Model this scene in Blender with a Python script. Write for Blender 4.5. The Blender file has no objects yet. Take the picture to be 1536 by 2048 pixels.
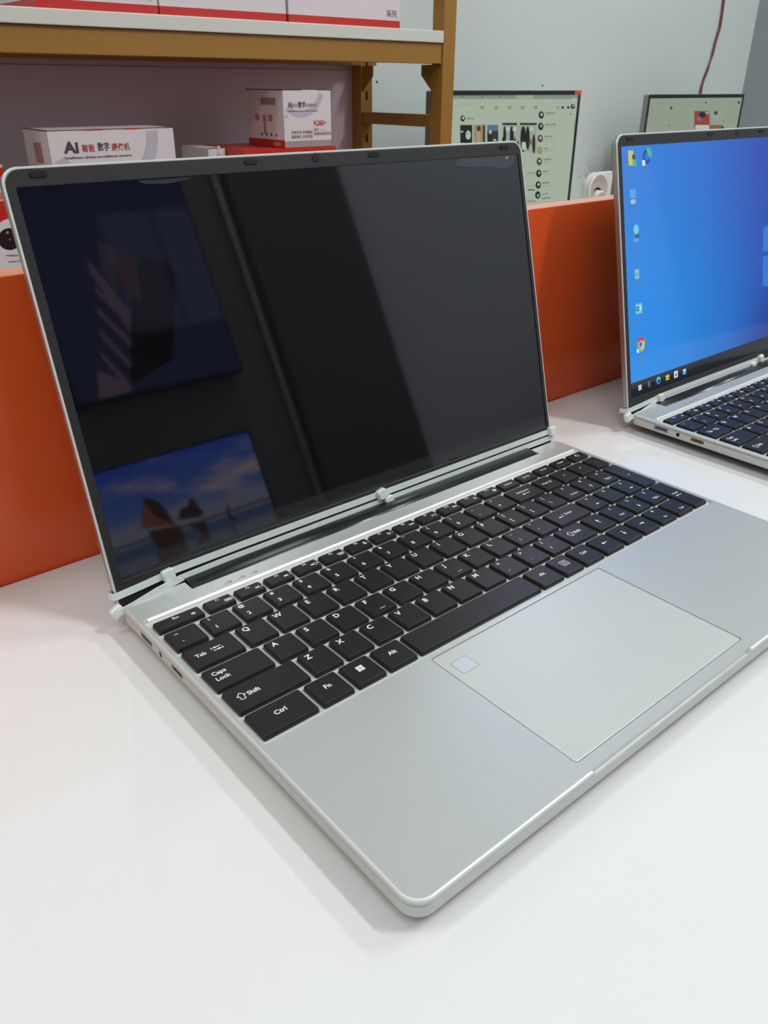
import bpy, bmesh, math, random
from mathutils import Vector, Matrix
random.seed(7)
S = 0.001            # everything below is written in millimetres
ZT = 0.7665          # height of the key tops (table top is 16.5 mm lower, at 0.75 m)
sc = bpy.context.scene
COL = sc.collection

# ------------------------------------------------------------------ camera, world, lights, exposure
CAM = Vector((-153.4, -295.76, 237.3))
RIGHT = Vector((0.76565, -0.64324, 0.00473))
DOWN = Vector((-0.29722, -0.36028, -0.88423))
FWD = Vector((0.57047, 0.67561, -0.46703))
F = 1618.58
cd = bpy.data.cameras.new('camera'); cam = bpy.data.objects.new('camera', cd); COL.objects.link(cam)
cd.sensor_fit = 'VERTICAL'; cd.sensor_height = 36.0; cd.lens = F / 2048 * 36.0
cd.clip_start = 0.01; cd.clip_end = 50
m = Matrix.Identity(4)
for i in range(3):
    m[i][0] = RIGHT[i]; m[i][1] = -DOWN[i]; m[i][2] = -FWD[i]
m[0][3] = CAM.x*S; m[1][3] = CAM.y*S; m[2][3] = CAM.z*S + ZT
cam.matrix_world = m
sc.camera = cam
cd.dof.use_dof = True; cd.dof.focus_distance = 0.5; cd.dof.aperture_fstop = 32

w = bpy.data.worlds.new('world'); sc.world = w; w.use_nodes = True
w.node_tree.nodes['Background'].inputs[0].default_value = (0.8, 0.86, 0.9, 1)
w.node_tree.nodes['Background'].inputs[1].default_value = 0.15
sc.view_settings.view_transform = 'Standard'
sc.view_settings.look = 'None'
sc.view_settings.exposure = 0.04
sc.view_settings.gamma = 1.0
sc.view_settings.use_curve_mapping = False
sc.cycles.use_denoising = True
sc.cycles.max_bounces = 10
sc.cycles.caustics_reflective = False
sc.cycles.diffuse_bounces = 5
sc.cycles.glossy_bounces = 5

def area(name, x, y, z, sx, sy, power, color=(1, 0.985, 0.95)):
    l = bpy.data.lights.new(name, 'AREA'); l.shape = 'RECTANGLE'; l.size = sx; l.size_y = sy
    l.energy = power; l.color = color
    o = bpy.data.objects.new(name, l); COL.objects.link(o)
    o.location = (x*S, y*S, z*S + ZT)
    return o
LCOL = (0.97, 1.0, 0.985)
area('ceiling_tube_light', 960, -950, 1925, 0.14, 0.6, 21, LCOL)
area('ceiling_panel_and_fill', -850, -950, 1925, 1.2, 0.5, 14, LCOL)
area('ceiling_tube_light', 1980, -440, 1925, 0.16, 0.6, 17, LCOL)
area('ceiling_panel_and_fill', -850, 350, 1925, 1.2, 0.4, 9, LCOL)  # added fill with no known lamp here, brightens the back wall

# ------------------------------------------------------------------ materials
def new_mat(name):
    mt = bpy.data.materials.new(name); mt.use_nodes = True
    nt = mt.node_tree; b = nt.nodes['Principled BSDF']
    return mt, nt, b
def lin(c):
    return tuple((v/255/12.92) if v/255 <= 0.04045 else ((v/255+0.055)/1.055)**2.4 for v in c) + (1,)
MC = {}
def mat(name, rgb, rough=0.5, metal=0.0, coat=0.0, spec=0.5, noise=0.0, nscale=200.0, bump=0.0, sss=0.0, trans=0.0):
    """procedural surface: base colour in sRGB 0-255 with a faint noise in colour and bump"""
    if name in MC: return MC[name]
    mt, nt, b = new_mat(name)
    b.inputs['Base Color'].default_value = lin(rgb)
    b.inputs['Roughness'].default_value = rough
    b.inputs['Metallic'].default_value = metal
    b.inputs['Specular IOR Level'].default_value = spec
    b.inputs['Coat Weight'].default_value = coat
    b.inputs['Coat Roughness'].default_value = 0.04
    if sss:
        b.inputs['Subsurface Weight'].default_value = sss
        b.inputs['Subsurface Radius'].default_value = (0.004, 0.004, 0.004)
    if trans: b.inputs['Transmission Weight'].default_value = trans
    if noise or bump:
        tc = nt.nodes.new('ShaderNodeTexCoord'); nz = nt.nodes.new('ShaderNodeTexNoise')
        nz.inputs['Scale'].default_value = nscale; nz.inputs['Detail'].default_value = 3
        nt.links.new(tc.outputs['Object'], nz.inputs['Vector'])
        if noise:
            mx = nt.nodes.new('ShaderNodeMix'); mx.data_type = 'RGBA'; mx.blend_type = 'MIX'
            a = lin(rgb)
            mx.inputs['A'].default_value = tuple(v*(1-noise) for v in a[:3]) + (1,)
            mx.inputs['B'].default_value = tuple(min(1, v*(1+noise)) for v in a[:3]) + (1,)
            nt.links.new(nz.outputs['Fac'], mx.inputs['Factor'])
            nt.links.new(mx.outputs['Result'], b.inputs['Base Color'])
        if bump:
            bp = nt.nodes.new('ShaderNodeBump'); bp.inputs['Strength'].default_value = bump
            bp.inputs['Distance'].default_value = 0.001
            nt.links.new(nz.outputs['Fac'], bp.inputs['Height']); nt.links.new(bp.outputs['Normal'], b.inputs['Normal'])
    MC[name] = mt; return mt
def emit(name, rgb, k=1.0, base=(8, 8, 9), rough=0.12):
    """a lit display pixel colour behind a glossy panel"""
    if name in MC: return MC[name]
    mt, nt, b = new_mat(name)
    b.inputs['Base Color'].default_value = lin(base); b.inputs['Roughness'].default_value = rough
    b.inputs['Emission Color'].default_value = lin(rgb); b.inputs['Emission Strength'].default_value = k
    MC[name] = mt; return mt

ALU = mat('blasted_aluminium', (202, 205, 202), 0.34, 0.5, noise=0.02, nscale=900, bump=0.02)
ALU_EDGE = mat('polished_aluminium_edge', (206, 208, 205), 0.5, 0.4)
SIDE = mat('matte_aluminium_side', (192, 192, 189), 0.55, 0.3, noise=0.02, nscale=900)
UNDER = mat('grey_underside', (118, 116, 118), 0.5)
LIDALU = mat('lid_aluminium', (176, 179, 174), 0.32, 0.9, noise=0.02, nscale=900)
WELL = mat('keyboard_well_silver', (214, 216, 214), 0.4, 0.3)
RIM_GLINT = mat('rim_highlight', (228, 226, 218), 0.3, 0.2)  # light caught by the keyboard's back bevel, painted as near-white colour
PAD = mat('touchpad_surface', (205, 209, 203), 0.4, 0.4, noise=0.01, nscale=700)
SENSOR = mat('fingerprint_sensor', (204, 208, 213), 0.35, 0.3)
KEY = mat('black_key_plastic', (32, 31, 29), 0.36, spec=0.34, noise=0.06, nscale=1500, bump=0.02)
LEG = mat('white_key_printing', (228, 230, 228), 0.5)
BEZ = mat('black_bezel_plastic', (36, 34, 32), 0.45, spec=0.4, noise=0.04, nscale=1200)
BLK = mat('black_rubber', (13, 12, 12), 0.6, spec=0.3)
HINGE = mat('glossy_black_hinge', (26, 26, 25), 0.25)
GLASS_OFF = mat('unlit_display_glass', (9, 9, 11), 0.035, spec=0.6)
TIE = mat('milky_nylon', (212, 217, 216), 0.32, sss=0.25, noise=0.02, nscale=300)
TABLE = mat('glossy_white_laminate', (224, 223, 223), 0.05, spec=0.5, noise=0.004, nscale=3)
ORANGE = mat('glossy_orange_laminate', (226, 88, 40), 0.16, spec=0.5, noise=0.02, nscale=4)
OSHEEN = mat('orange_edge_sheen', (238, 158, 126), 0.15)  # pale sheen of the wall painted into the panel's top face
WALL = mat('pale_grey_wall_paint', (214, 223, 218), 0.7, noise=0.03, nscale=2.5, bump=0.03)
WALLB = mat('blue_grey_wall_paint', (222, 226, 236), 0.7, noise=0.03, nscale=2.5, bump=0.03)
WALLR = mat('side_wall_paint', (150, 158, 160), 0.7, noise=0.03, nscale=2.5)
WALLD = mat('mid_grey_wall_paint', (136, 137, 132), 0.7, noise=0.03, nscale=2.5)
CEIL = mat('white_ceiling_paint', (225, 227, 225), 0.8, noise=0.01, nscale=4)
FLOOR = mat('grey_floor_tile', (120, 120, 120), 0.3, noise=0.08, nscale=3)
GOLD = mat('gold_painted_steel', (160, 116, 46), 0.38, 0.1, noise=0.03, nscale=40)
SLOT = mat('dark_slot', (24, 14, 10), 0.8)
SHELF = mat('white_shelf_board', (214, 215, 206), 0.4, noise=0.01, nscale=8)
BACKP = mat('pale_back_panel', (214, 200, 208), 0.6, noise=0.02, nscale=5)
CARD = mat('white_carton', (222, 214, 216), 0.45, noise=0.015, nscale=30)
CARDR = mat('red_carton_print', (196, 44, 34), 0.35, noise=0.03, nscale=30)
CARDG = mat('grey_carton_print', (160, 150, 146), 0.5)
CARDE = mat('dark_carton_edge', (84, 36, 34), 0.8)
SWOOSH = mat('lilac_grey_print', (188, 184, 196), 0.5)
INKD = mat('dark_grey_ink', (70, 60, 68), 0.6)
INKR = mat('red_ink', (176, 40, 36), 0.6)
INKG = mat('faded_ink', (140, 126, 128), 0.6)
INKP = mat('pink_grey_ink', (178, 130, 128), 0.6)
WPL = mat('white_camera_plastic', (226, 226, 220), 0.35, noise=0.01, nscale=20)
IVORY = mat('ivory_plastic', (196, 190, 178), 0.4)
REDC = mat('dark_red_cable', (132, 52, 56), 0.5)
WIRE = mat('grey_wire', (224, 226, 224), 0.4)
MONB = mat('black_monitor_frame', (34, 32, 32), 0.4)
SILV = mat('silver_monitor_side', (150, 150, 148), 0.35, 0.6)
REDT = mat('red_sticker', (205, 84, 76), 0.5)
WOOD = mat('grey_door_paint', (104, 106, 106), 0.6, noise=0.03, nscale=4)

# ------------------------------------------------------------------ mesh helpers
class MB:
    def __init__(s, *mats):
        s.bm = bmesh.new(); s.mats = list(mats); s.smooth = False
    def mi(s, mt):
        if mt not in s.mats: s.mats.append(mt)
        return s.mats.index(mt)
    def face(s, pts, mt=None):
        vs = [s.bm.verts.new(Vector(p)*S) for p in pts]
        f = s.bm.faces.new(vs); f.material_index = s.mi(mt) if mt else 0; return f
    def box(s, x0, x1, y0, y1, z0, z1, mt=None, mats=None):
        P = [(x0,y0,z0),(x1,y0,z0),(x1,y1,z0),(x0,y1,z0),(x0,y0,z1),(x1,y0,z1),(x1,y1,z1),(x0,y1,z1)]
        v = [s.bm.verts.new(Vector(p)*S) for p in P]
        for k, ix in (('-z',(0,3,2,1)),('+z',(4,5,6,7)),('-y',(0,1,5,4)),('+y',(2,3,7,6)),('-x',(3,0,4,7)),('+x',(1,2,6,5))):
            f = s.bm.faces.new([v[i] for i in ix])
            mm = (mats or {}).get(k, mt); f.material_index = s.mi(mm) if mm else 0
        return v
    def loft(s, rings, mt=None, cap0=True, cap1=True, mts=None, smooth=False):
        R = [[s.bm.verts.new(Vector(p)*S) for p in r] for r in rings]
        n = len(R[0]); k = s.mi(mt) if mt else 0
        for a in range(len(R)-1):
            kk = s.mi(mts[a]) if mts and mts[a] else k
            for i in range(n):
                j = (i+1) % n
                f = s.bm.faces.new((R[a][i], R[a][j], R[a+1][j], R[a+1][i])); f.material_index = kk; f.smooth = smooth
        if cap0: f = s.bm.faces.new(list(reversed(R[0]))); f.material_index = k
        if cap1: f = s.bm.faces.new(R[-1]); f.material_index = s.mi(mts[-1]) if mts and len(mts) >= len(R) and mts[-1] else k
        return R
    def tube(s, pts, r, mt=None, n=10):
        pts = [Vector(p) for p in pts]; rings = []
        for i, p in enumerate(pts):
            t = (pts[min(i+1, len(pts)-1)] - pts[max(i-1, 0)]).normalized()
            a = t.cross(Vector((0.31, 0.2, 1))).normalized() if abs(t.z) < 0.95 else t.cross(Vector((1, 0, 0))).normalized()
            b = t.cross(a)
            rings.append([p + (a*math.cos(q) + b*math.sin(q))*r for q in [2*math.pi*j/n for j in range(n)]])
        s.loft(rings, mt, smooth=True)
    def cyl(s, c, axis, r0, r1, h, mt=None, n=32):
        c = Vector(c); ax = Vector(axis).normalized()
        a = ax.orthogonal().normalized(); b = ax.cross(a)
        q = [2*math.pi*j/n for j in range(n)]
        s.loft([[c + (a*math.cos(t)+b*math.sin(t))*r0 for t in q], [c + ax*h + (a*math.cos(t)+b*math.sin(t))*r1 for t in q]], mt, smooth=False)
    def lathe(s, c, axis, prof, mt=None, mts=None, n=40, cap0=True, cap1=True):
        c = Vector(c); ax = Vector(axis).normalized(); a = ax.orthogonal().normalized(); b = ax.cross(a)
        q = [2*math.pi*j/n for j in range(n)]
        s.loft([[c + ax*h + (a*math.cos(t)+b*math.sin(t))*r for t in q] for r, h in prof], mt, mts=mts, smooth=True, cap0=cap0, cap1=cap1)
    def text(s, t, P, ex, ey, h, mt, anchor='c', bold=0.0, sx=1.0):
        """writes t with cap height h; P = anchor point, ex / ey = unit vectors of the writing"""
        vs, fs, w = glyphs(t, bold)
        k = h; P = Vector(P); ex = Vector(ex); ey = Vector(ey)
        ox = {'c': -w/2, 'l': 0, 'r': -w}[anchor]
        vv = [s.bm.verts.new((P + ex*((x+ox)*k*sx) + ey*((y-0.5)*k))*S) for x, y in vs]
        mi = s.mi(mt)
        for f in fs:
            try:
                ff = s.bm.faces.new([vv[i] for i in f]); ff.material_index = mi
            except ValueError: pass
    def build(s, name, parent=None, loc=(0,0,0), rot=None, label=None, cat=None, group=None, kind=None, bevel=0, seg=2, auto=False):
        me = bpy.data.meshes.new(name); s.bm.normal_update(); s.bm.to_mesh(me); s.bm.free()
        for mt in s.mats: me.materials.append(mt)
        o = bpy.data.objects.new(name, me); COL.objects.link(o)
        if parent: o.parent = parent
        o.location = Vector(loc)*S if parent else Vector((loc[0]*S, loc[1]*S, loc[2]*S + ZT))
        if rot: o.rotation_euler = rot
        if bevel:
            b = o.modifiers.new('bevel', 'BEVEL'); b.width = bevel*S; b.segments = seg; b.limit_method = 'ANGLE'; b.angle_limit = math.radians(40)
        tag(o, label, cat, group, kind)
        return o
def tag(o, label=None, cat=None, group=None, kind=None):
    if label: o['label'] = label
    if cat: o['category'] = cat
    if group: o['group'] = group
    if kind: o['kind'] = kind
    return o
def empty(name, loc, label, cat, group=None):
    o = bpy.data.objects.new(name, None); COL.objects.link(o); o.empty_display_size = 0.02
    o.location = (loc[0]*S, loc[1]*S, loc[2]*S + ZT)
    return tag(o, label, cat, group)
def copy_tree(o, parent=None):
    c = o.copy(); COL.objects.link(c); c.parent = parent
    for ch in list(o.children): copy_tree(ch, c)
    return c
GC = {}
def glyphs(t, bold=0.0):
    key = (t, bold)
    if key in GC: return GC[key]
    def raw(tt):
        cu = bpy.data.curves.new('t', 'FONT'); cu.body = tt; cu.resolution_u = 3; cu.offset = bold; cu.fill_mode = 'FRONT'
        o = bpy.data.objects.new('t', cu); COL.objects.link(o)
        dg = bpy.context.evaluated_depsgraph_get()
        me = bpy.data.meshes.new_from_object(o.evaluated_get(dg))
        v = [(p.co.x, p.co.y) for p in me.vertices]; f = [tuple(p.vertices) for p in me.polygons]
        bpy.data.objects.remove(o); bpy.data.curves.remove(cu); bpy.data.meshes.remove(me)
        return v, f
    if 'H' not in GC:
        GC['H'] = 1; hv, _ = raw('H'); GC['H'] = max(y for x, y in hv)
    H = GC['H']
    v, f = raw(t)
    if not v: GC[key] = ([], [], 0); return GC[key]
    x0 = min(x for x, y in v); x1 = max(x for x, y in v)
    out = ([((x-x0)/H, y/H) for x, y in v], f, (x1-x0)/H)
    GC[key] = out; return out
def rr(x0, x1, y0, y1, r, n=6):
    """rounded rectangle, counter-clockwise, r one radius or (lower-left, lower-right, upper-right, upper-left)"""
    if not isinstance(r, tuple): r = (r,)*4
    P = []
    for (cx, cy, a0, q) in ((x0+r[0], y0+r[0], 180, r[0]), (x1-r[1], y0+r[1], 270, r[1]), (x1-r[2], y1-r[2], 0, r[2]), (x0+r[3], y1-r[3], 90, r[3])):
        for k in range(n+1):
            a = math.radians(a0 + 90*k/n); P.append((cx+q*math.cos(a), cy+q*math.sin(a)))
    return P
def apply_bool(o, cutters):
    for c in cutters:
        b = o.modifiers.new('cut', 'BOOLEAN'); b.operation = 'DIFFERENCE'; b.solver = 'EXACT'; b.object = c
    dg = bpy.context.evaluated_depsgraph_get()
    me = bpy.data.meshes.new_from_object(o.evaluated_get(dg))
    o.modifiers.clear(); old = o.data; o.data = me; me.name = old.name
    for c in cutters: bpy.data.objects.remove(c)
def PX(u, v, Y):
    """the point of the plane y = Y (mm) seen at photograph pixel u, v"""
    d = RIGHT*((u-768)/F) + DOWN*((v-1024)/F) + FWD
    return CAM + d*((Y-CAM.y)/d.y)

# ------------------------------------------------------------------ the room
ZF = -766.5; ZC = 1935
def slab(name, x0, x1, y0, y1, z0, z1, mt, cat=None, label=None, kind='structure'):
    b = MB(mt); b.box(x0, x1, y0, y1, z0, z1); return b.build(name, kind=kind, label=label, cat=cat)
slab('floor', -1700, 2750, -1400, 1320, ZF-50, ZF, FLOOR, 'floor', 'grey tiled floor of the shop')
slab('ceiling', -1700, 2750, -1400, 1320, ZC, ZC+50, CEIL, 'ceiling', 'white ceiling over the shop')
slab('wall_back', -1700, 2750, 1200, 1320, ZF, ZC, WALL, 'wall', 'pale grey back wall behind the shelf and the lit screens')
slab('wall_right', 2600, 2750, -1400, 1200, ZF, ZC, WALLR, 'wall', 'blue grey side wall at the far right')
slab('wall_left', -1700, -1600, -1400, 1200, ZF, ZC, WALL, 'wall', 'pale grey side wall on the left')
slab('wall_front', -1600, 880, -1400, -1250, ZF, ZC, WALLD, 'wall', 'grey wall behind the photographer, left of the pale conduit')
slab('wall_front', 880, 2600, -1400, -1250, ZF, ZC, WALLB, 'wall', 'light blue grey wall behind the photographer, right of the pale conduit')

# window high in the back wall, above the frame: it is what the keys and the palm rest mirror
wd = bpy.data.objects.new('window_1', None); COL.objects.link(wd); wd.location = (1850*S, 1200*S, 1320*S+ZT)
tag(wd, 'daylit window high in the back wall, above the lit monitors', 'window', kind='structure')
b = MB(CEIL)
for q in ((-320, 320, -345, -320), (-320, 320, 320, 345), (-320, -295, -320, 320), (295, 320, -320, 320), (-12, 12, -320, 320)): b.box(q[0], q[1], -30, 0, q[2], q[3], CEIL)
b.build('window_frame', wd)
b = MB(emit('daylight_pane', (208, 210, 255), 5.0, base=(120, 124, 130))); b.box(-295, 295, -12, -8, -320, 320); b.build('window_pane', wd)
# counter under the laptops
t = empty('display_table', (400, -350, ZF), 'glossy white display table carrying the two silver laptops', 'table')
b = MB(TABLE); b.box(-1300, 1500, -550, 491, -36.5-ZF, -16.5-ZF); top = b.build('table_top', t, bevel=1.5)
for lx in (-1250, 1450):
    for ly in (-500, 430):
        b = MB(WPL); b.box(lx-25, lx+25, ly-25, ly+25, 0, -36.5-ZF); b.build('leg', t)
b = MB(ORANGE, OSHEEN)
b.box(-1700, 1500, 0, 18, 0, 152-ZF, ORANGE, mats={'+z': OSHEEN})
b.build('partition_panel', loc=(400, 141.5, ZF), bevel=0.8,
        label='long glossy orange partition panel standing behind the white table', cat='partition')

# ------------------------------------------------------------------ laptops
def key_mesh(w, h, legends, name='keyboard_key'):
    """one key cap, origin at its back-left corner: black cap + its printed legend"""
    b = MB(KEY, LEG)
    z = [(-0.1, -2.3, 0.9), (0.0, -1.5, 0.9), (0.15, -0.55, 0.9), (0.35, -0.15, 1.0), (0.75, 0.0, 1.1)]
    rings = []
    for ins, zz, r in z:
        rings.append([(x, y, zz) for x, y in rr(ins, w-ins, -h+ins, -ins, r, 4)])
    b.loft(rings, KEY)
    for L in legends:
        if L[0] == 't':
            _, s, cx, cy, hh, bold = L[:6]
            b.text(s, (cx, -cy, 0.04), (1, 0, 0), (0, 1, 0), hh, LEG, anchor=L[6] if len(L) > 6 else 'c', bold=bold)
        elif L[0] == 'q':
            _, cx, cy, ww, hh = L
            b.face([(cx-ww/2, -cy-hh/2, 0.04), (cx+ww/2, -cy-hh/2, 0.04), (cx+ww/2, -cy+hh/2, 0.04), (cx-ww/2, -cy+hh/2, 0.04)], LEG)
        elif L[0] == 'poly':
            b.face([(x, -y, 0.04) for x, y in L[1]], LEG)
        elif L[0] == 'ring':
            _, cx, cy, r, tk = L
            n = 18
            for i in range(n):
                a, c = 2*math.pi*i/n, 2*math.pi*(i+1)/n
                b.face([(cx+q*math.cos(e), -cy+q*math.sin(e), 0.04) for q, e in ((r, a), (r, c), (r-tk, c), (r-tk, a))], LEG)
    return b

B1 = 0.03
def let(c): return [('t', c, 4.5, 3.6, 3.1, B1)]
def num(s, d): return [('t', s, 4.1, 2.8, 2.3, B1), ('t', d, 4.5, 10.4, 2.6, B1)]
def sym(s, d): return [('t', s, 4.3, 3.3, 2.5, B1), ('t', d, 4.7, 10.4, 2.6, B1)]
def mid(s, w, h, hh=2.4): return [('t', s, w/2, h/2, hh, 0.022)]
def arrow(cx, cy, dx, dy, L=4.6, a=1.1):
    px, py = -dy, dx
    def P(u, v): return (cx+dx*u+px*v, cy+dy*u+py*v)
    # faces are written front-side up whatever the direction
    tri = [P(L/2, 0), P(L/2-2.0, a), P(L/2-2.0, -a)]; bar = [P(-L/2, -0.28), P(L/2-2.0, -0.28), P(L/2-2.0, 0.28), P(-L/2, 0.28)]
    return [('poly', tri), ('poly', bar)]
KW = 16.2
def keys():
    K = []   # x (back-left), y, w, h, legends
    # function row
    y, h = 29.9, 8.8
    K.append((-29, y, 25.2, h, [('t', 'Esc', 11.6, 2.6, 1.9, .02), ('ring', 20.3, 5.0, 1.0, .4), ('q', 20.3, 5.0, 2.6, 0.5)]))
    icons = [[('q',12.8,4.3,4.2,.4),('q',12.8,6.1,4.2,.4),('q',10.9,5.2,.4,2),('q',14.7,5.2,.4,2),('q',12.8,5.2,2.6,.7)],
             [('q',11.6,5.1,1.2,1.2),('poly',[(12.0,5.1),(13.4,3.9),(13.4,6.3)]),('t','x',14.8,5.1,1.8,.01)],
             [('q',11.4,5.1,1.2,1.2),('poly',[(11.8,5.1),(13.2,3.9),(13.2,6.3)]),('q',15.0,5.1,1.4,.35)],
             [('q',11.0,5.1,1.2,1.2),('poly',[(11.4,5.1),(12.8,3.9),(12.8,6.3)]),('ring',13.3,5.1,1.3,.35),('t','+',15.4,5.1,1.8,.01)],
             [('q',12.8,4.6,4.4,.45),('q',12.8,5.5,4.4,.45),('q',12.8,6.4,3.2,.45)],
             [('ring',12.4,5.2,1.0,.5),('t','*',12.4,4.6,2.6,.01),('q',15.1,5.2,1.2,.35)],
             [('ring',12.4,5.2,1.2,.5),('t','+',15.1,5.2,1.6,.01)],
             [('poly',[(10.8,5.1),(12.4,4.1),(12.4,6.1)]),('poly',[(12.4,5.1),(14.0,4.1),(14.0,6.1)]),('q',10.6,5.1,.35,2)],
             [('poly',[(10.8,4.1),(12.4,5.1),(10.8,6.1)]),('q',13.2,5.1,.4,2),('q',14.2,5.1,.4,2)],
             [('poly',[(10.8,4.1),(12.4,5.1),(10.8,6.1)]),('poly',[(12.4,4.1),(14.0,5.1),(12.4,6.1)]),('q',14.3,5.1,.35,2)],
             [('ring',12.4,5.1,1.2,.5)], [('ring',12.4,5.1,1.4,1.0)]]
    for i in range(12):
        x = -1.4 + 18.35*i
        K.append((x, y, 15.9, h, [('t', 'F%d' % (i+1), 7.8, 2.1, 1.7, .02)] + icons[i]))
    for i, s in enumerate(['Delete', 'Scr Lk', 'Prt Sc', 'Pause']):
        K.append((218.8 + 18.35*i, y, 15.9, h, mid(s, 15.9, h, 1.7)))
    K.append((292.4, y, 16.4, h, [('ring', 8.2, 4.4, 1.6, .4), ('q', 8.2, 3.0, .5, 1.6)]))
    # number row
    y, h = 17.9, 15.4
    K.append((-29, y, 17.0, h, [('t', '~', 5.2, 3.4, 2.4, B1), ('t', '`', 5.6, 11.4, 2.4, B1)]))
    for i, (a, d) in enumerate(zip('!@#$%^&*()_+', '1234567890-=')):
        K.append((-9.6+18.6*i, y, KW, h, num(a, d)))
    K.append((213.6, y, 24.9, h, [('t', 'Backspace', 12.4, 6.0, 1.9, .01)] + arrow(12.0, 9.6, -1, 0, 7.0)))
    nx = [240.9, 259.2, 277.6, 295.7]; NW = 15.9
    for x, s in zip(nx, ('Num Lk', '/', '*', '-')):
        K.append((x, y, NW if x < 290 else 13.2, h, mid(s, NW if x < 290 else 13.2, h, 1.9 if s == 'Num Lk' else 2.4)))
    # Q row
    y, h = 0.0, 16.4
    K.append((-29, y, 26.4, h, [('t', 'Tab', 6.6, 7.6, 2.5, .022)] + arrow(15.2, 6.8, -1, 0, 4.6, .8) + arrow(15.2, 8.8, 1, 0, 4.6, .8) + [('q', 12.6, 6.8, .4, 1.6), ('q', 17.8, 8.8, .4, 1.6)]))
    for i, c in enumerate('QWERTYUIOP'): K.append((18.6*i, y, KW, h, let(c)))
    K.append((186, y, KW, h, sym('{', '['))); K.append((204.6, y, KW, h, sym('}', ']')))
    K.append((223.2, y, 15.2, h, sym('|', '\\')))
    sub = lambda a, s: [('t', a, 8.2, 3.0, 2.2, B1), ('t', s, 9.0, 11.8, 1.9, .01)]
    K.append((nx[0], y, NW, h, sub('7', 'Home')))
    K.append((nx[1], y, NW, h, [('t', '8', 8.2, 3.0, 2.2, B1)] + arrow(9.0, 11.6, 0, -1, 3.6, .9)))
    K.append((nx[2], y, NW, h, sub('9', 'PgUp')))
    K.append((nx[3], y, 13.2, 35.3, mid('+', 13.2, 35.3, 2.4)))
    # A row
    y, h = -19.2, 16.1
    K.append((-29, y, 30.6, h, [('t', 'Caps', 3.2, 4.9, 2.5, .022, 'l'), ('t', 'Lock', 3.2, 9.2, 2.5, .022, 'l')]))
    for i, c in enumerate('ASDFGHJKL'):
        L = let(c)
        if c in 'FJ': L = L + [('q', 8.6, 13.0, 3.4, .35)]
        K.append((4.2+18.6*i, y, KW, h, L))
    K.append((4.2+18.6*9, y, KW, h, sym(':', ';'))); K.append((4.2+18.6*10, y, KW, h, sym('"', "'")))
    K.append((208.8, y, 29.6, h, [('t', 'Enter', 16.4, 7.4, 2.1, .012), ('q', 9.0, 8.6, 3.6, .4), ('q', 10.6, 7.4, .4, 2.4), ('poly', [(6.2, 8.6), (8.0, 7.6), (8.0, 9.6)])]))
    K.append((nx[0], y, NW, h, [('t', '4', 8.2, 3.0, 2.2, B1)] + arrow(9.0, 11.6, -1, 0, 3.6, .9)))
    K.append((nx[1], y, NW, h, [('t', '5', 8.2, 3.0, 2.2, B1)]))
    K.append((nx[2], y, NW, h, [('t', '6', 8.2, 3.0, 2.2, B1)] + arrow(9.0, 11.6, 1, 0, 3.6, .9)))
    # Z row
    y, h = -37.6, 16.5
    sh = lambda x: [('poly', [(x, 4.9), (x+2.2, 7.2), (x+1.1, 7.2), (x+1.1, 9.6), (x-1.1, 9.6), (x-1.1, 7.2), (x-2.2, 7.2)])]
    def shift_icon(x):   # hollow arrow outline
        out = [(x, 5.0), (x+2.2, 7.3), (x+1.1, 7.3), (x+1.1, 9.6), (x-1.1, 9.6), (x-1.1, 7.3), (x-2.2, 7.3)]
        o = []
        for i in range(len(out)):
            a = Vector(out[i]); c = Vector(out[(i+1) % len(out)]); d = (c-a).normalized(); nrm = Vector((-d.y, d.x))*0.2
            o.append(('poly', [tuple(a+nrm), tuple(a-nrm), tuple(c-nrm), tuple(c+nrm)]))
        return o
    K.append((-29, y, 37.4, h, shift_icon(6.2) + [('t', 'Shift', 9.0, 7.6, 2.5, .022, 'l')]))
    for i, c in enumerate('ZXCVBNM'): K.append((11+18.6*i, y, KW, h, let(c)))
    for i, (a, d) in enumerate((('<', ','), ('>', '.'), ('?', '/'))): K.append((11+18.6*(7+i), y, KW, h, sym(a, d)))
    K.append((197, y, 22.8, h, shift_icon(7.4) + [('t', 'Shift', 10.4, 7.6, 2.3, .022, 'l')]))
    K.append((222.4, y, KW-.1, h, arrow(8, 8, 0, -1)))
    K.append((nx[0], y, NW, h, sub('1', 'End')))
    K.append((nx[1], y, NW, h, [('t', '2', 8.2, 3.0, 2.2, B1)] + arrow(9.0, 11.6, 0, 1, 3.6, .9)))
    K.append((nx[2], y, NW, h, sub('3', 'PgDn')))
    K.append((nx[3], y, 13.2, 35.4, [('t', 'Enter', 6.6, 16.2, 1.9, .01), ('q', 6.6, 19.4, 4.6, .45), ('poly', [(2.8, 19.4), (4.4, 18.5), (4.4, 20.3)])]))
    # bottom row
    y, h = -56.5, 16.5
    K.append((-29, y, 28.2, h, mid('Ctrl', 28.2, 14, 2.6)))
    K.append((1.7, y, 17.0, h, mid('Fn', 17, 14, 2.7)))
    win = []
    for ix, iy in ((0, 0), (1, 0), (0, 1), (1, 1)): win.append(('q', 7.0+1.95*ix, 5.8+1.95*iy, 1.7, 1.7))
    K.append((21.1, y, 16.2, h, win))
    K.append((39.6, y, 16.9, h, mid('Alt', 16.9, 14, 2.6)))
    K.append((58.8, y, 86.8, h, []))
    K.append((147.9, y, 16.7, h, mid('Alt', 16.7, 14, 2.3)))
    mn = [('q', 8.2, 5.2, 5.0, .35), ('q', 8.2, 9.6, 5.0, .35), ('q', 5.8, 7.4, .35, 4.4), ('q', 10.6, 7.4, .35, 4.4)] + [('q', 8.2, yy, 3.2, .35) for yy in (6.3, 7.4, 8.5)]
    K.append((167, y, 15.0, h, mn))
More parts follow.
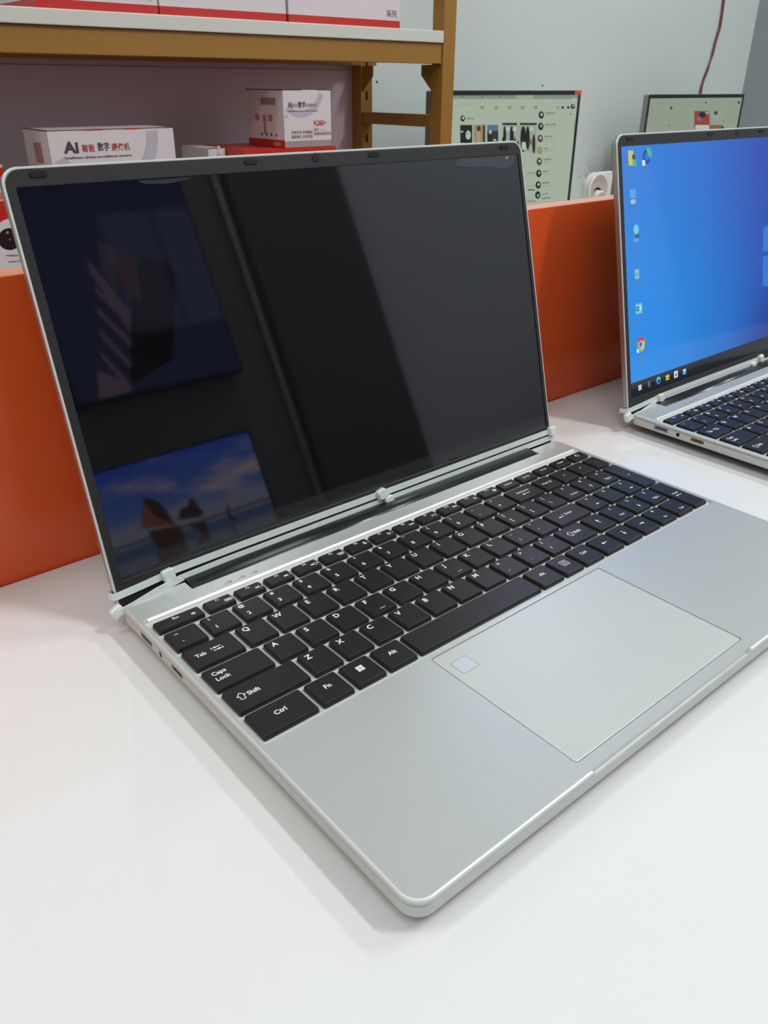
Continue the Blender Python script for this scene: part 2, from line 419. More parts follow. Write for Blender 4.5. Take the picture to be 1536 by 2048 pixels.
    K.append((184.3, y, 16.5, h, mid('Ctrl', 16.5, 14, 2.2)))
    K.append((203.2, y, 16.8, h, arrow(8.2, 7.8, -1, 0)))
    K.append((222.4, y, 16.1, h, arrow(8.2, 7.8, 0, 1)))
    K.append((nx[0], y, NW, h, arrow(8.2, 7.8, 1, 0)))
    K.append((nx[1], y, NW, h, sub('0', 'Ins')))
    K.append((nx[2], y, NW, h, sub('.', 'Del')))
    return K

X0, X1, Y0, Y1 = -33.9, 314.4, -171.2, 56.0
def make_base(root):
    prof = [(1.3, -0.95), (0.5, -1.2), (0.0, -1.8), (0.0, -3.2), (0.45, -3.3), (0.45, -3.7), (0.0, -3.8), (0.0, -8.4), (0.5, -9.5), (2.5, -10.4), (10, -12.8), (14, -13.0)]
    b = MB(ALU, ALU_EDGE, WELL)
    rings = []
    for ins, z in prof:
        rings.append([(x, y, z) for x, y in rr(X0+ins, X1-ins, Y0+ins, Y1-ins, (9-min(ins, 5), 9-min(ins, 5), 6-min(ins, 4), 6-min(ins, 4)), 10)])
    b.loft(rings, ALU, mts=[ALU_EDGE, ALU_EDGE, SIDE, SIDE, UNDER, SIDE, SIDE, SIDE, SIDE, UNDER, UNDER])
    base = b.build('base', root)
    cut = []
    c = MB(WELL, ALU_EDGE)                                     # keyboard well with a bright bevelled rim
    c.loft([[(x, y, z) for x, y in rr(-31.0-g, 311.3+g, -75.6-g, 36.0+g, 2.2+g, 5)] for g, z in ((0, -2.6), (0, -1.75), (0.5, -0.9), (0.5, 3))], WELL, mts=[WELL, ALU_EDGE, ALU_EDGE])
    cut.append(c.build('cut'))
    c = MB(HINGE); c.box(2.3, 284.5, 46.8, 70, -9.5, 3); cut.append(c.build('cut'))
    c = MB(WELL); c.loft([[(x, y, z) for x, y in rr(59.0, 187.4, -163.8, -78.1, 1.6, 4)] for z in (-2.2, 3)], WELL); cut.append(c.build('cut'))
    c = MB(ALU)                                                # thumb notch in the front edge
    c.loft([[(62-g, -180, z), (182+g, -180, z), (182+g, -169.6+g*.3, z), (62-g, -169.6+g*.3, z)] for g, z in ((0, -3.2), (3.5, 2))], ALU); cut.append(c.build('cut'))
    c = MB(BLK); c.box(X0-3, X0+5, 21.0, 33.4, -7.6, -4.3); cut.append(c.build('cut'))
    c = MB(BLK); c.cyl((X0-3, 12.0, -6.0), (1, 0, 0), 1.6, 1.6, 8, BLK, 20); cut.append(c.build('cut'))
    c = MB(BLK); c.loft([[(x, yy, zz) for yy, zz in rr(-10.6, 0.8, -7.2, -4.4, 1.3, 4)] for x in (X0-3, X0+5)], BLK); cut.append(c.build('cut'))
    # cutters were linked at world offset; bring the base to the same frame
    for q in cut: q.location = (root.location.x, root.location.y, root.location.z + 0)
    bpy.context.view_layer.update()
    apply_bool(base, cut)
    return base
def make_laptop(lx, ly, tilt_tan, hy, label, group):
    root = empty('laptop', (lx, ly, -16.5), label, 'laptop', group)
    off = 16.5   # parts are written with z = 0 at the key tops
    def bld(b, name, parent=root, loc=(0, 0, off), **k): return b.build(name, parent, loc, **k)
    base = make_base(root); base.location = (0, 0, off*S)
    for fx, fy in ((0, -150), (280, -150), (0, 30), (280, 30)):
        b = MB(BLK); b.cyl((fx, fy, -16.5), (0, 0, 1), 7, 7, 3.9, BLK, 24); bld(b, 'rubber_foot')
    b = MB(RIM_GLINT); b.loft([[(x, y, z) for y, z in ((34.9, -2.55), (35.3, -1.7), (36.2, -.85), (36.4, -.85), (36.4, -2.55))] for x in (-28.5, 309.5)], RIM_GLINT)
    bld(b, 'keyboard_rim', label='rim along the back of the keyboard, its highlight painted near white')
    b = MB(PAD, WELL); b.loft([[(x, y, z) for x, y in rr(59.6+g, 186.8-g, -163.2+g, -78.7-g, 1.3, 4)] for g, z in ((0, -2.2), (0, -1.15), (.25, -1.0))], PAD)
    tp = bld(b, 'touchpad')
    b = MB(SENSOR, UNDER)
    b.loft([[(x, y, z) for x, y in rr(63.9-g, 74.1+g, -95.6-g, -86.4+g, 1.4, 4)] for g, z in ((.25, -1.0), (.25, -.97))], UNDER)
    b.loft([[(x, y, z) for x, y in rr(63.9+g, 74.1-g, -95.6+g, -86.4-g, 1.3, 4)] for g, z in ((0, -.97), (.1, -.88))], SENSOR)
    b.build('fingerprint_sensor', tp)
    for (x, y, w_, h_, L) in keys():
        o = key_mesh(w_, h_, L).build('keyboard_key', root, (x, y, off))
    q = MB(INKD)
    for x in (18.4, 26.4, 34.4): q.face([(x-.6, 39.4, -.9), (x+.6, 39.4, -.9), (x+.6, 39.9, -.9), (x-.6, 39.9, -.9)], INKD)
    for x in (21.2, 29.4, 37.4):
        for i in range(14):
            a, c2 = 2*math.pi*i/14, 2*math.pi*(i+1)/14
            q.face([(x+r*math.cos(e)*1.3, 40.0+r*math.sin(e), -.9) for r, e in ((1.0, a), (1.0, c2), (.65, c2), (.65, a))], INKD)
    bld(q, 'status_icon_marks')
    # ports on the left side
    b = MB(SILV); b.box(X0+.15, X0+4, 21.3, 33.1, -7.4, -4.5, SILV); b.box(X0+.1, X0+.3, 21.9, 32.5, -6.9, -5.9, mat('usb_blue', (40, 70, 120), .4)); b.box(X0+.1, X0+.3, 21.9, 32.5, -5.7, -4.8, BLK)
    bld(b, 'usb_port')
    b = MB(BLK); b.cyl((X0+.2, 12.0, -6.0), (1, 0, 0), 1.5, 1.5, 2, BLK, 20); bld(b, 'headphone_jack')
    b = MB(mat('copper_port', (120, 84, 62), .4, .6)); b.loft([[(x, yy, zz) for yy, zz in rr(-10.3, 0.5, -7.0, -4.6, 1.1, 4)] for x in (X0+.3, X0+3)]); b.box(X0+.1, X0+.35, -8.6, -1.2, -6.1, -5.5, BLK)
    bld(b, 'charging_port')
    # hinge cover in the deck cut-out
    b = MB(HINGE)
    prof = [(47.6, -9.2), (47.3, -4.6), (48.2, -2.6), (50.2, -1.2), (53.0, -.4), (56.5, -.1), (59.5, -.6), (61.5, -2.2), (62.2, -5), (60.0, -9.2)]
    b.loft([[(x, y, z) for y, z in prof] for x in (3.2, 283.6)], HINGE, smooth=True)
    bld(b, 'hinge_cover')
    # lid, in its own frame: x right, z up along the lid, front face at y = 0
    T = math.atan(tilt_tan); p0 = (0, hy, 6.0+off)
    vb, vt = -13.5, 204.3
    b = MB(ALU, ALU_EDGE, BLK)
    b.loft([[(x, yy, z) for x, z in rr(X0+g, X1-g, vb+g, vt-g, (3, 3, 8, 8), 8)] for g, yy in ((1.3, .5), (1.1, -.7), (.35, -.75), (0, -.1), (0, 3.4), (.8, 4.6), (3, 5.3))],
           LIDALU, mts=[ALU, ALU_EDGE, ALU_EDGE, LIDALU, LIDALU, LIDALU])
    for f in b.bm.faces: f.normal_flip()
    lid = b.build('lid', root, p0, rot=(-T, 0, 0))
    sx0, sx1, sv0, sv1 = -28.4, 310.2, 2.6, 195.4
    b = MB(BEZ)
    R_ = [[(x, yy, z) for x, z in rr(X0+g, X1-g, vb+g, vt-g, (2, 2, 7, 7), 6)] for g, yy in ((1.2, .2), (1.2, -.75), (1.6, -1.0))] + \
         [[(x, yy, z) for x, z in rr(sx0-g, sx1+g, sv0-g, sv1+g, .8, 6)] for g, yy in ((.25, -1.0), (0, -.8), (0, -.1))]
    b.loft(R_, BEZ, cap0=False, cap1=False)
    for f in b.bm.faces: f.normal_flip()
    b.build('bezel', lid)
    for u in (-17.2, 96.2, 181.8, 296.4):
        q = MB(BLK); q.loft([[(x, yy, z) for x, z in rr(u-4.2+g, u+4.2-g, 198.9+g, 202.1-g, 1.5-g*.5, 5)] for g, yy in ((0, -.95), (0, -1.3), (.4, -1.6))], BLK)
        for f in q.bm.faces: f.normal_flip()
        q.build('rubber_bumper', lid)
    q = MB(BLK, HINGE); q.lathe((139.4, -1.0, 200.6), (0, -1, 0), [(2.6, -.1), (2.6, .12), (2.2, .14)], BLK); q.lathe((139.4, -1.14, 200.6), (0, -1, 0), [(1.3, -.05), (1.1, .05)], HINGE); q.build('webcam', lid)
    for u in (115.6, 163.2):
        q = MB(BLK); q.cyl((u, -1.0, 200.6), (0, -1, 0), .5, .5, .05, BLK, 12); q.build('microphone_hole', lid)
    return root, lid, (sx0, sx1, sv0, sv1)

lap, lid1, SCR = make_laptop(0, 0, 0.262, 63.0, 'nearest open silver laptop with black unlit screen', 'silver laptops on the white table')
# its copy: the same machine, its screen on
lap2 = copy_tree(lap); lap2.location = (440.4*S, -3.5*S, lap.location.z)
lap2['label'] = 'silver laptop with glowing blue desktop screen, cut by the right edge'
lid2 = [c for c in lap2.children if c.name.startswith('lid')][0]
lid2.rotation_euler = (-math.atan(.222), 0, 0); lid2.location = (0, 61.5*S, (6.0+16.5)*S)
def screen_quad(b, x0, x1, z0, z1, y, mt):
    return b.face([(x0, y, z0), (x1, y, z0), (x1, y, z1), (x0, y, z1)], mt)
sx0, sx1, sv0, sv1 = SCR
b = MB(GLASS_OFF); b.box(sx0-.1, sx1+.1, -.35, 0, sv0-.1, sv1+.1, GLASS_OFF)
b.build('screen', lid1, label='black unlit glossy screen')
# peeling corners of clear protective film on the dark glass
FILM = mat('clear_film', (50, 52, 57), 0.2, trans=0.0)

FP = lambda P: [(x, y, z) for (x, z) in P for y in (-.45,)]
b = MB(FILM)
b.face(FP([(248, 191.0), (262, 189.4), (278, 189.0), (292, 187.4), (300, 187.2), (305, 189.4), (306.4, 192.4), (306.4, 194.9), (252, 194.9)]))
b.build('film_peel', lid1, label='lifted corner of clear protective film')
b = MB(FILM)
b.face(FP([(30, 194.9), (34, 193.2), (46, 192.6), (58, 194.0), (60, 194.9)])); b.build('film_peel', lid1, label='lifted edge of clear protective film')
b = MB(LEG); b.face(FP([(296.5, 193.4), (299.5, 192.8), (301, 194.0), (298.5, 194.8)])); b.build('film_highlight', lid1, label='small white highlight painted on the film')  # highlight on the film painted as a white patch
# blue desktop
def wallpaper():
    mt, nt, bs = new_mat('blue_wallpaper')
    bs.inputs['Base Color'].default_value = lin((8, 8, 10)); bs.inputs['Roughness'].default_value = 0.06
    tc = nt.nodes.new('ShaderNodeTexCoord'); sp = nt.nodes.new('ShaderNodeSeparateXYZ'); nt.links.new(tc.outputs['Object'], sp.inputs[0])
    def mr(src, a, c):
        n = nt.nodes.new('ShaderNodeMapRange'); n.inputs[1].default_value = a; n.inputs[2].default_value = c; n.clamp = True
        n.interpolation_type = 'SMOOTHSTEP'; nt.links.new(src, n.inputs[0]); return n.outputs[0]
    def mix(f, a, c):
        n = nt.nodes.new('ShaderNodeMix'); n.data_type = 'RGBA'; nt.links.new(f, n.inputs['Factor'])
        for s, v in (('A', a), ('B', c)):
            if isinstance(v, tuple): n.inputs[s].default_value = v
            else: nt.links.new(v, n.inputs[s])
        return n.outputs['Result']
    fx = mr(sp.outputs[0], -0.02, 0.26)
    low = mix(fx, lin((24, 142, 236)), lin((20, 66, 172)))
    high = mix(fx, lin((46, 130, 226)), lin((34, 54, 168)))
    c1 = mix(mr(sp.outputs[2], 0.05, 0.19), low, high)
    # dark lower right corner of the picture
    ad = nt.nodes.new('ShaderNodeMath'); ad.operation = 'SUBTRACT'; nt.links.new(sp.outputs[0], ad.inputs[0]); nt.links.new(sp.outputs[2], ad.inputs[1])
    c2 = mix(mr(ad.outputs[0], 0.09, 0.23), c1, lin((18, 40, 140)))
    nt.links.new(c2, bs.inputs['Emission Color']); bs.inputs['Emission Strength'].default_value = 0.86
    return mt
WP = wallpaper()
TB = emit('taskbar', (14, 18, 26), 0.9, rough=0.08)
b = MB(WP, TB)
screen_quad(b, sx0, sx1, 15.2, sv1, -.3, WP)
screen_quad(b, sx0, sx1, sv0-.1, 15.2, -.3, TB)
E_ = lambda n, c, k=.9: emit('px_'+n, c, k)
WPN = E_('pane', (44, 116, 214)); TXT = E_('icon_text', (96, 120, 158))
# light window in the picture: four panes, fading to the right of the frame
for (u0, u1, v0, v1, s0, s1) in ((188.4, 226, 95.5, 117.5, 0, 7), (188.4, 226, 64, 91.5, 0, -7), (229.5, 292, 95.5, 125.2, 0, 12), (229.5, 292, 56.2, 91.5, 0, -12)):
    top = s1 > 0
    if top: b.face([(u0, -.34, v0), (u1, -.34, v0), (u1, -.34, v1+s1), (u0, -.34, v1)], WPN)
    else: b.face([(u0, -.34, v0), (u1, -.34, v0+s1), (u1, -.34, v1), (u0, -.34, v1)], WPN)
def disc(b, u, v, r, mt, y=-.36, a0=0, a1=360, r0=0, n=24, ry=None):
    ry = ry or r; n = max(4, int(n*(a1-a0)/360))
    A = [math.radians(a0+(a1-a0)*i/n) for i in range(n+1)]
    if r0:
        for i in range(n): b.face([(u+r*math.cos(A[i]), y, v+ry*math.sin(A[i])), (u+r*math.cos(A[i+1]), y, v+ry*math.sin(A[i+1])), (u+r0*math.cos(A[i+1]), y, v+r0*math.sin(A[i+1])), (u+r0*math.cos(A[i]), y, v+r0*math.sin(A[i]))], mt)
    else:
        for i in range(n): b.face([(u, y, v), (u+r*math.cos(A[i]), y, v+ry*math.sin(A[i])), (u+r*math.cos(A[i+1]), y, v+ry*math.sin(A[i+1]))], mt)
YEL = E_('folder', (214, 196, 84)); GRN = E_('green', (62, 190, 140)); NAV = E_('navy', (34, 70, 160)); WHT = E_('white', (214, 226, 236)); CYN = E_('cyan', (120, 205, 225))
REDp = E_('red', (214, 58, 52)); GRp = E_('cgreen', (88, 170, 80)); YLp = E_('cyellow', (226, 190, 80)); BLp = E_('cblue', (70, 110, 214)); DKp = E_('dark', (44, 74, 70)); LBp = E_('lightblue', (88, 166, 236))
TXD = (1, 0, 0), (0, 0, 1)
screen_quad(b, -19.4, -12.8, 181.6, 192.2, -.36, YEL); disc(b, -12.6, 187.5, 2.0, DKp, -.38); disc(b, -11.8, 183.2, 2.6, GRN, -.37)
disc(b, 4.8, 187, 5.4, NAV, -.36, 90, 330, 2.4); disc(b, 6.6, 188.4, 5.0, GRN, -.37, -30, 120); screen_quad(b, -1.6, 2.4, 180.6, 184.6, -.39, WHT)
for (u, v, s) in ((-15.4, 177, 'HOME'), (3.8, 177, 'Microsoft'), (4.0, 172.4, 'Edge'), (-15.2, 149.6, 'This PC'), (-13.6, 121, 'Network'), (-13.4, 92, 'Recycle Bin'), (-12.3, 64, 'Control Panel'), (-11.9, 34.8, 'Google'), (-11.5, 30.2, 'Chrome')):
    b.text(s, (u, -.37, v), *TXD, 1.9, TXT, bold=.02)
screen_quad(b, -19, -11.6, 158, 164.5, -.36, LBp); disc(b, -15.3, 155.4, 3.6, E_('lav', (176, 192, 206)), -.37, ry=1.8)
disc(b, -12.7, 134.6, 3.6, CYN, -.36); disc(b, -11.6, 130.5, 2.6, DKp, -.37, 200, 360); screen_quad(b, -16.6, -9.6, 125.4, 128.0, -.37, LBp)
screen_quad(b, -16.6, -11, 97, 104.4, -.36, E_('bin', (160, 190, 190))); disc(b, -13.8, 100.6, 1.8, LBp, -.37)
screen_quad(b, -17.2, -8.6, 69.6, 77.4, -.36, CYN); disc(b, -14.6, 73.6, 2.0, DKp, -.37, 0, 360, 1.0); screen_quad(b, -12, -9.4, 72.6, 74.8, -.37, WHT)
for a0, mt_ in ((30, REDp), (150, GRp), (270, YLp)): disc(b, -12.3, 44.6, 6.0, mt_, -.36, a0, a0+120, 2.6)
disc(b, -12.3, 44.6, 3.0, WHT, -.37); disc(b, -12.3, 44.6, 2.3, BLp, -.38); screen_quad(b, -18, -14.8, 38.4, 41.6, -.39, WHT)
for ix, iy in ((0, 0), (1, 0), (0, 1), (1, 1)): screen_quad(b, -17.6+2.3*ix, -15.5+2.3*ix, 7.2+2.3*iy, 9.3+2.3*iy, -.34, WHT)
for q in ((-4.4, -.4, 11.2, 11.7), (-4.4, -.4, 7.4, 7.9), (-3.4, -1.4, 8.8, 10.4)): screen_quad(b, *q, -.34, E_('tv', (150, 156, 164)))
disc(b, 11.5, 9.8, 3.3, E_('ed1', (70, 190, 190)), -.34, 0, 180); disc(b, 11.5, 9.8, 3.3, E_('ed2', (40, 120, 200)), -.34, 180, 360); disc(b, 12.1, 9.5, 1.3, TB, -.36)
screen_quad(b, 22.4, 27.8, 7.4, 11.8, -.34, YEL); screen_quad(b, 22.4, 27.8, 8.6, 9.6, -.36, E_('fold2', (120, 130, 120)))
screen_quad(b, 35.2, 41, 6.8, 12.6, -.34, WHT); screen_quad(b, 36.6, 39.6, 8.0, 10.4, -.36, E_('stg', (110, 120, 130)))
screen_quad(b, 48.8, 54.2, 7.0, 11.6, -.34, LBp); b.face([(48.8, -.36, 11.6), (51.5, -.36, 9.2), (54.2, -.36, 11.6)], WHT)
b.build('screen', lid2, label='glowing blue desktop screen')

# nylon cable ties that chain the laptops down
def tie_set(lid, base_x, base_y, T, hy, zb, spec, who):
    """spec: list of (head u, v, straps) where a strap is a list of (u, v, y') points in the lid frame"""
    ct, st = math.cos(T), math.sin(T)
    M = lambda u, v, y: Vector((base_x+u, base_y+hy+v*st+y*ct, 6.0+v*ct-y*st))
    for (hu, hv, pts, lab, ang) in spec:
        o = M(hu, hv, -2.6)
        root = empty('cable_tie', (o.x, o.y, o.z), lab, 'cable tie', 'white nylon cable ties on the laptops')
        b = MB(TIE)
        L = lambda u, v, y: M(u, v, y) - o
        # strap: flat band 3.3 x 1.1
        rings = []
        P = [Vector((u, y, v)) for u, v, y in pts]
        for i, p in enumerate(P):
            t_ = (P[min(i+1, len(P)-1)] - P[max(i-1, 0)]).normalized()
            up = Vector((0, 0, 1)); up = (up - t_*up.dot(t_)).normalized(); sd = t_.cross(up)
            ring = [p + up*a*1.8 + sd*c*.55 for a, c in ((-1, -1), (-.55, -1.25), (.55, -1.25), (1, -1), (1, 1), (-1, 1))]
            rings.append([L(q.x, q.z, q.y) for q in ring])
        b.loft(rings, TIE); b.build('strap', root)
        b = MB(TIE)
        w2, h2, d2 = 3.5, 3.5, 2.5
        rg = []
        ca, sa = math.cos(ang), math.sin(ang)
        for g, yy in ((.7, 1.5), (0, .9), (0, -1.6), (.7, -d2)):
            rg.append([L(hu + x*ca - z*sa, hv + x*sa + z*ca, -2.6+yy) for x, z in rr(-w2+g, w2-g, -h2+g, h2-g, 1.5, 4)])
        b.loft(rg, TIE)
        b.build('head', root)
XL, XR = X0-1.3, X1+1.3
def wrapL(v, v2=None): return [(XL+6, v, 6.4), (XL, v, 6.0), (XL-.2, v, 2.5), (XL, v, -.8), (XL+1.5, v, -1.8)]
def wrapR(v): return [(XR-1.5, v, -1.8), (XR, v, -.6), (XR+.2, v, 2.5), (XR, v, 6.0), (XR-6, v, 6.4)]
spec1 = [
 (144.6, -1.6, [(-6, -1.5, -1.9), (40, -1.2, -1.9), (100, -1.3, -1.9), (146, -1.5, -1.9)], 'nylon cable tie on the upper strap line at middle of the dark laptop', .25),
 (-4.5, -2.6, wrapL(-4.2) + [(-20, -3.4, -1.9), (-2, -2.0, -1.9)], 'nylon cable tie with its head near the left end of the dark laptop hinge', .1),
 (313.0, -1.5, [(146, -1.5, -1.9), (230, -1.6, -1.9), (309, -1.6, -1.9)] + wrapR(-1.6), 'nylon cable tie ending at the right lid edge of the dark laptop', .0),
 (-35.5, -12.0, [(-37, -12.4, -4.6), (-28, -10.0, -7.6), (-14, -7.6, -6.6), (2, -6.6, -3.4), (30, -6.4, -2.2), (90, -6.5, -1.9), (150, -6.6, -1.9)], 'nylon cable tie with its head on the left rear corner of the dark laptop', .4),
 (149.6, -7.6, [(148, -6.6, -1.9), (230, -6.6, -1.9), (309, -6.6, -1.9)] + wrapR(-6.6), 'nylon cable tie on the lower strap line at middle of the dark laptop', .2)]
tie_set(lid1, 0, 0, math.atan(.262), 63.0, 6, spec1, 1)
spec2 = [
 (180.6, -3.4, [(12, -3.4, -1.9), (80, -3.2, -1.9), (182, -3.4, -1.9)], 'nylon cable tie on the upper strap line of the blue screen laptop', .25),
 (9.8, -4.8, wrapL(-6.0) + [(-20, -5.4, -1.9), (10, -3.8, -1.9)], 'nylon cable tie with its head near the left end of the blue screen laptop', .0),
 (-37.6, -10.5, [(-38, -11, -4.0), (-28, -10.4, -6.4), (-12, -8.8, -4.4), (6, -7.6, -2.4), (60, -7.2, -1.9), (168, -7.2, -1.9)], 'nylon cable tie with its head on the left rear corner of the blue screen laptop', .3),
 (166.0, -7.6, [(164, -7.2, -1.9), (240, -7.2, -1.9), (309, -7.2, -1.9)] + wrapR(-7.2), 'nylon cable tie on the lower strap line of the blue screen laptop', .1)]
tie_set(lid2, 440.4, -3.5, math.atan(.222), 61.5, 6, spec2, 2)

# ------------------------------------------------------------------ shelving unit
SX0, SX1, SY0, SY1 = -350, 988, 900, 1163.6
su = empty('shelving_unit', (320, 1030, ZF), 'gold steel shelving unit with white boards at upper left', 'shelf')
def part(b, name, **k): return b.build(name, su, (-320, -1030, -ZF), **k)
PW_ = 29
for (px_, nm) in ((SX1, 'r'), (SX0, 'l')):
    for py_ in (SY0, SY1-PW_):
        b = MB(GOLD, SLOT)
        b.box(px_, px_+PW_, py_, py_+PW_, ZF, 900, GOLD)
        z = -700
        while z < 880:
            if not (150 < z < 188): b.box(px_+PW_/2-2.2, px_+PW_/2+2.2, py_-1.2, py_+.2, z, z+15, SLOT) if py_ > SY0 else None
            z += 26
        part(b, 'post')
zs = [(302.6, 321.0), (-8.0, 10.0), (-330, -312), (700, 718)]
for z0, z1 in zs:
    b = MB(SHELF); b.box(SX0, SX1-1.5 if z0 > 200 else SX1+8, SY0-2 if z0 > 200 else SY0+31, SY1, z0, z1, SHELF); part(b, 'shelf_board', bevel=1.2)
    for yy in (SY0+3, SY1-PW_+0.5):
        b = MB(GOLD); b.box(SX0+PW_, SX1-.2 if yy < 1000 else SX1+PW_+12, yy, yy+26, z0-32, z0-.3, GOLD); part(b, 'shelf_beam', bevel=.6)
    for (px_) in (SX1+4,):
        if z0 < 200: continue
        for (ya, s) in ((SY0+PW_, 1), (SY1-PW_, -1)):
            b = MB(GOLD)
            P = [(ya, z0-33), (ya+s*32, z0-33), (ya+s*32, z0-50), (ya, z0-78)]
            if s < 0: P.reverse()
            b.loft([[(x, y, z) for y, z in P] for x in (px_, px_+2.5)], GOLD)
            part(b, 'corner_gusset')
for z0 in (167, -200, 520):
    b = MB(GOLD); b.box(SX1+3, SX1+PW_-3, SY0+PW_, SY1-PW_, z0, z0+21, GOLD); part(b, 'side_rail', bevel=.6)
b = MB(BACKP, INKG)
b.box(SX0, SX1+2, SY1+2, SY1+7, ZF+100, 900, BACKP); b.box(SX0, SX1+2, SY1+1.6, SY1+2.1, 262, 263.2, INKG)
part(b, 'back_panel')

# ------------------------------------------------------------------ cartons
CN = {'ex': (1, 0, 0), 'ez': (0, 0, 1)}
def carton(name, x0, x1, y0, y1, z0, z1, label, deco, mats=None, group='boxes on the shelving unit', lidgap=True):
    """a closed box whose print is written on its faces; deco(b, W, D, H) draws in local coordinates (front-left-bottom origin)"""
    b = MB(CARD)
    W, D, H = x1-x0, y1-y0, z1-z0
    b.box(0, W, 0, D, 0, H, CARD, mats=mats)
    deco(b, W, D, H)
    return b.build(name, loc=(x0, y0, z0), label=label, cat='box', group=group)
def ftext(b, s, x, z, h, mt, anchor='l', bold=0.02, sx=1): b.text(s, (x, -.4, z), (1, 0, 0), (0, 0, 1), h, mt, anchor, bold, sx)
def fw(b, s, x0, x1, z, h, mt, bold=.02): b.text(s, (x0, -.4, z), (1, 0, 0), (0, 0, 1), h, mt, 'l', bold, (x1-x0)/(glyphs(s, bold)[2]*h))
def fq(b, x0, x1, z0, z1, mt, y=-.25): b.face([(x0, y, z0), (x1, y, z0), (x1, y, z1), (x0, y, z1)], mt)
def lq(b, y0, y1, z0, z1, mt, x=-.25): b.face([(x, y1, z0), (x, y0, z0), (x, y0, z1), (x, y1, z1)], mt)
def swoosh(b, cx, cz, r0, r1, a0, a1, clip, mt=SWOOSH):
    n = 28
    for i in range(n):
        a, c = math.radians(a0+(a1-a0)*i/n), math.radians(a0+(a1-a0)*(i+1)/n)
        P = [(cx+q*math.cos(e), cz+q*math.sin(e)) for q, e in ((r0, a), (r1, a), (r1, c), (r0, c))]
        if all(clip[0] <= p[0] <= clip[1] and clip[2] <= p[1] <= clip[3] for p in P):
            b.face([(p[0], -.2, p[1]) for p in P], mt)
SH2 = 10.0
p = PX(93, 262, 905); q = PX(345, 252, 905)
def deco1(b, W, D, H):
    swoosh(b, W*.42, H*.98, 64, 82, 180, 360, (0, W, 0, H))
    fw(b, 'Ai', W*.10, W*.215, H-21, 13.5, INKD, .04)
    fw(b, '智能', W*.24, W*.34, H-23, 7.2, INKR, .015); fw(b, '数字', W*.362, W*.455, H-22, 8.2, INKD, .02); fw(b, '摄像机', W*.472, W*.62, H-23, 7.2, INKR, .015)
    fw(b, 'Intelligent digital surveillance camera', W*.105, W*.625, H-34, 3.0, INKD)
    ftext(b, 'H.265+', W-44, 42, 9, INKR); ftext(b, '高清网络摄像机', W-46, 30, 5, INKG); fq(b, 0, W, 0, 13, CARDR)
    lq(b, 0, D, 0, 13, CARDR); lq(b, 30, 60, H-42, H-16, INKP); lq(b, 30, 46, H-66, H-52, INKP)
    b.box(-.3, W+.3, -.3, .5, H-.3, H+.7, CARDE); b.box(-.6, .4, 0, D, H-.4, H+.8, CARDE)
    b.box(W*.28, W*.42, -.6, 2, H-.6, H+.9, CARDR); b.box(W*.6, W*.72, -.6, 2, H-.6, H+.9, CARDR)
carton('camera_carton', p.x, q.x, 905, 1000, SH2, p.z, 'wide white box with red and grey lettering Ai, on the shelf behind the dark laptop', deco1)
p = PX(565, 180, 912); q = PX(661, 181, 912); r_ = PX(566, 296, 912)
Z2 = r_.z
def deco2(b, W, D, H):
    swoosh(b, W*.36, H*1.1, 38, 48, 200, 372, (0, W, 0, H-.5)); swoosh(b, W*-.02, H*.75, 16, 20, 200, 300, (0.4, W, 0, H-.5))
    fw(b, 'Ai', W*.09, W*.185, H-21, 8, INKD, .03); fw(b, '智能', W*.195, W*.29, H-22, 3.6, INKG, .005); fw(b, '数字', W*.30, W*.455, H-21.5, 7, INKD, .02); fw(b, '高清摄像机', W*.465, W*.7, H-22, 3.6, INKG, .005)
    fw(b, 'Intelligent digital surveillance camera', W*.09, W*.71, H-30, 2.0, INKD)
    fw(b, 'H.265+', W*.62, W*.87, 35.5, 7.6, INKR, .03); ftext(b, 'HD', W*.62, 25.5, 4.4, INKG); fq(b, W*.74, W*.88, 24, 24.5, INKG); ftext(b, '高清网络摄像机', W*.62, 19, 3.5, INKG)
    ftext(b, '存储减半 存储翻倍', W*.14, 22, 3.6, INKG); ftext(b, '画质清晰 手机可看', W*.14, 15.5, 3.6, INKG)
    fq(b, 0, W, 0, 9.5, CARDG); lq(b, 0, D, 0, 11, CARDR)
    def LT(s, y, z, h, mt): b.text(s, (-.4, y, z), (0, -1, 0), (0, 0, 1), h, mt, 'c', .02)
    LT('A Q X', 22, 5, 5, CARD)
    for i, y in enumerate((20, 32, 44, 56)): LT('▲◆■●'[i] if i else '▲', y*1.2, 18, 4, INKD)
    lq(b, D*.2, D*.6, H-22, H-11, INKP, -.2)
    for k in range(4): lq(b, D*(.23+.1*k), D*(.29+.1*k), H-20, H-14, INKG, -.3)
    for (y, z, w_, h_) in ((D*.52, 42, 10, 10), (D*.72, 43, 12, 10), (D*.36, 43, 12, 10), (D*.52, 28, 7, 18)): lq(b, y-w_/2, y+w_/2, z-h_/2, z+h_/2, INKP, -.22)
    b.box(-.4, W*.38, -.2, .8, H-.4, H+1.2, CARDE); b.box(-.5, .6, 0, D, H-.4, H+1.0, CARDE); b.box(W*.72, W+.6, -.2, 6, H-.4, H+.6, CARDE); b.box(W, W+1, 0, D, 0, H+.4, CARDE)
carton('camera_carton', p.x, q.x, 912, 1022, Z2, p.z, 'small white box marked H.265+ stacked on a flat red box', deco2)
def deco3(b, W, D, H): fq(b, 6, W-6, H-60, H-20, CARD); ftext(b, 'CCTV', 12, H-36, 12, INKR)
carton('flat_carton', PX(487, 300, 906).x, PX(672, 300, 906).x, 906, 1060, SH2, Z2-.6, 'dark red box lying underneath the small H.265+ box', deco3,
       mats={k: CARDR for k in ('+z', '-z', '-x', '+x', '-y', '+y')})
p = PX(416, 297, 960)
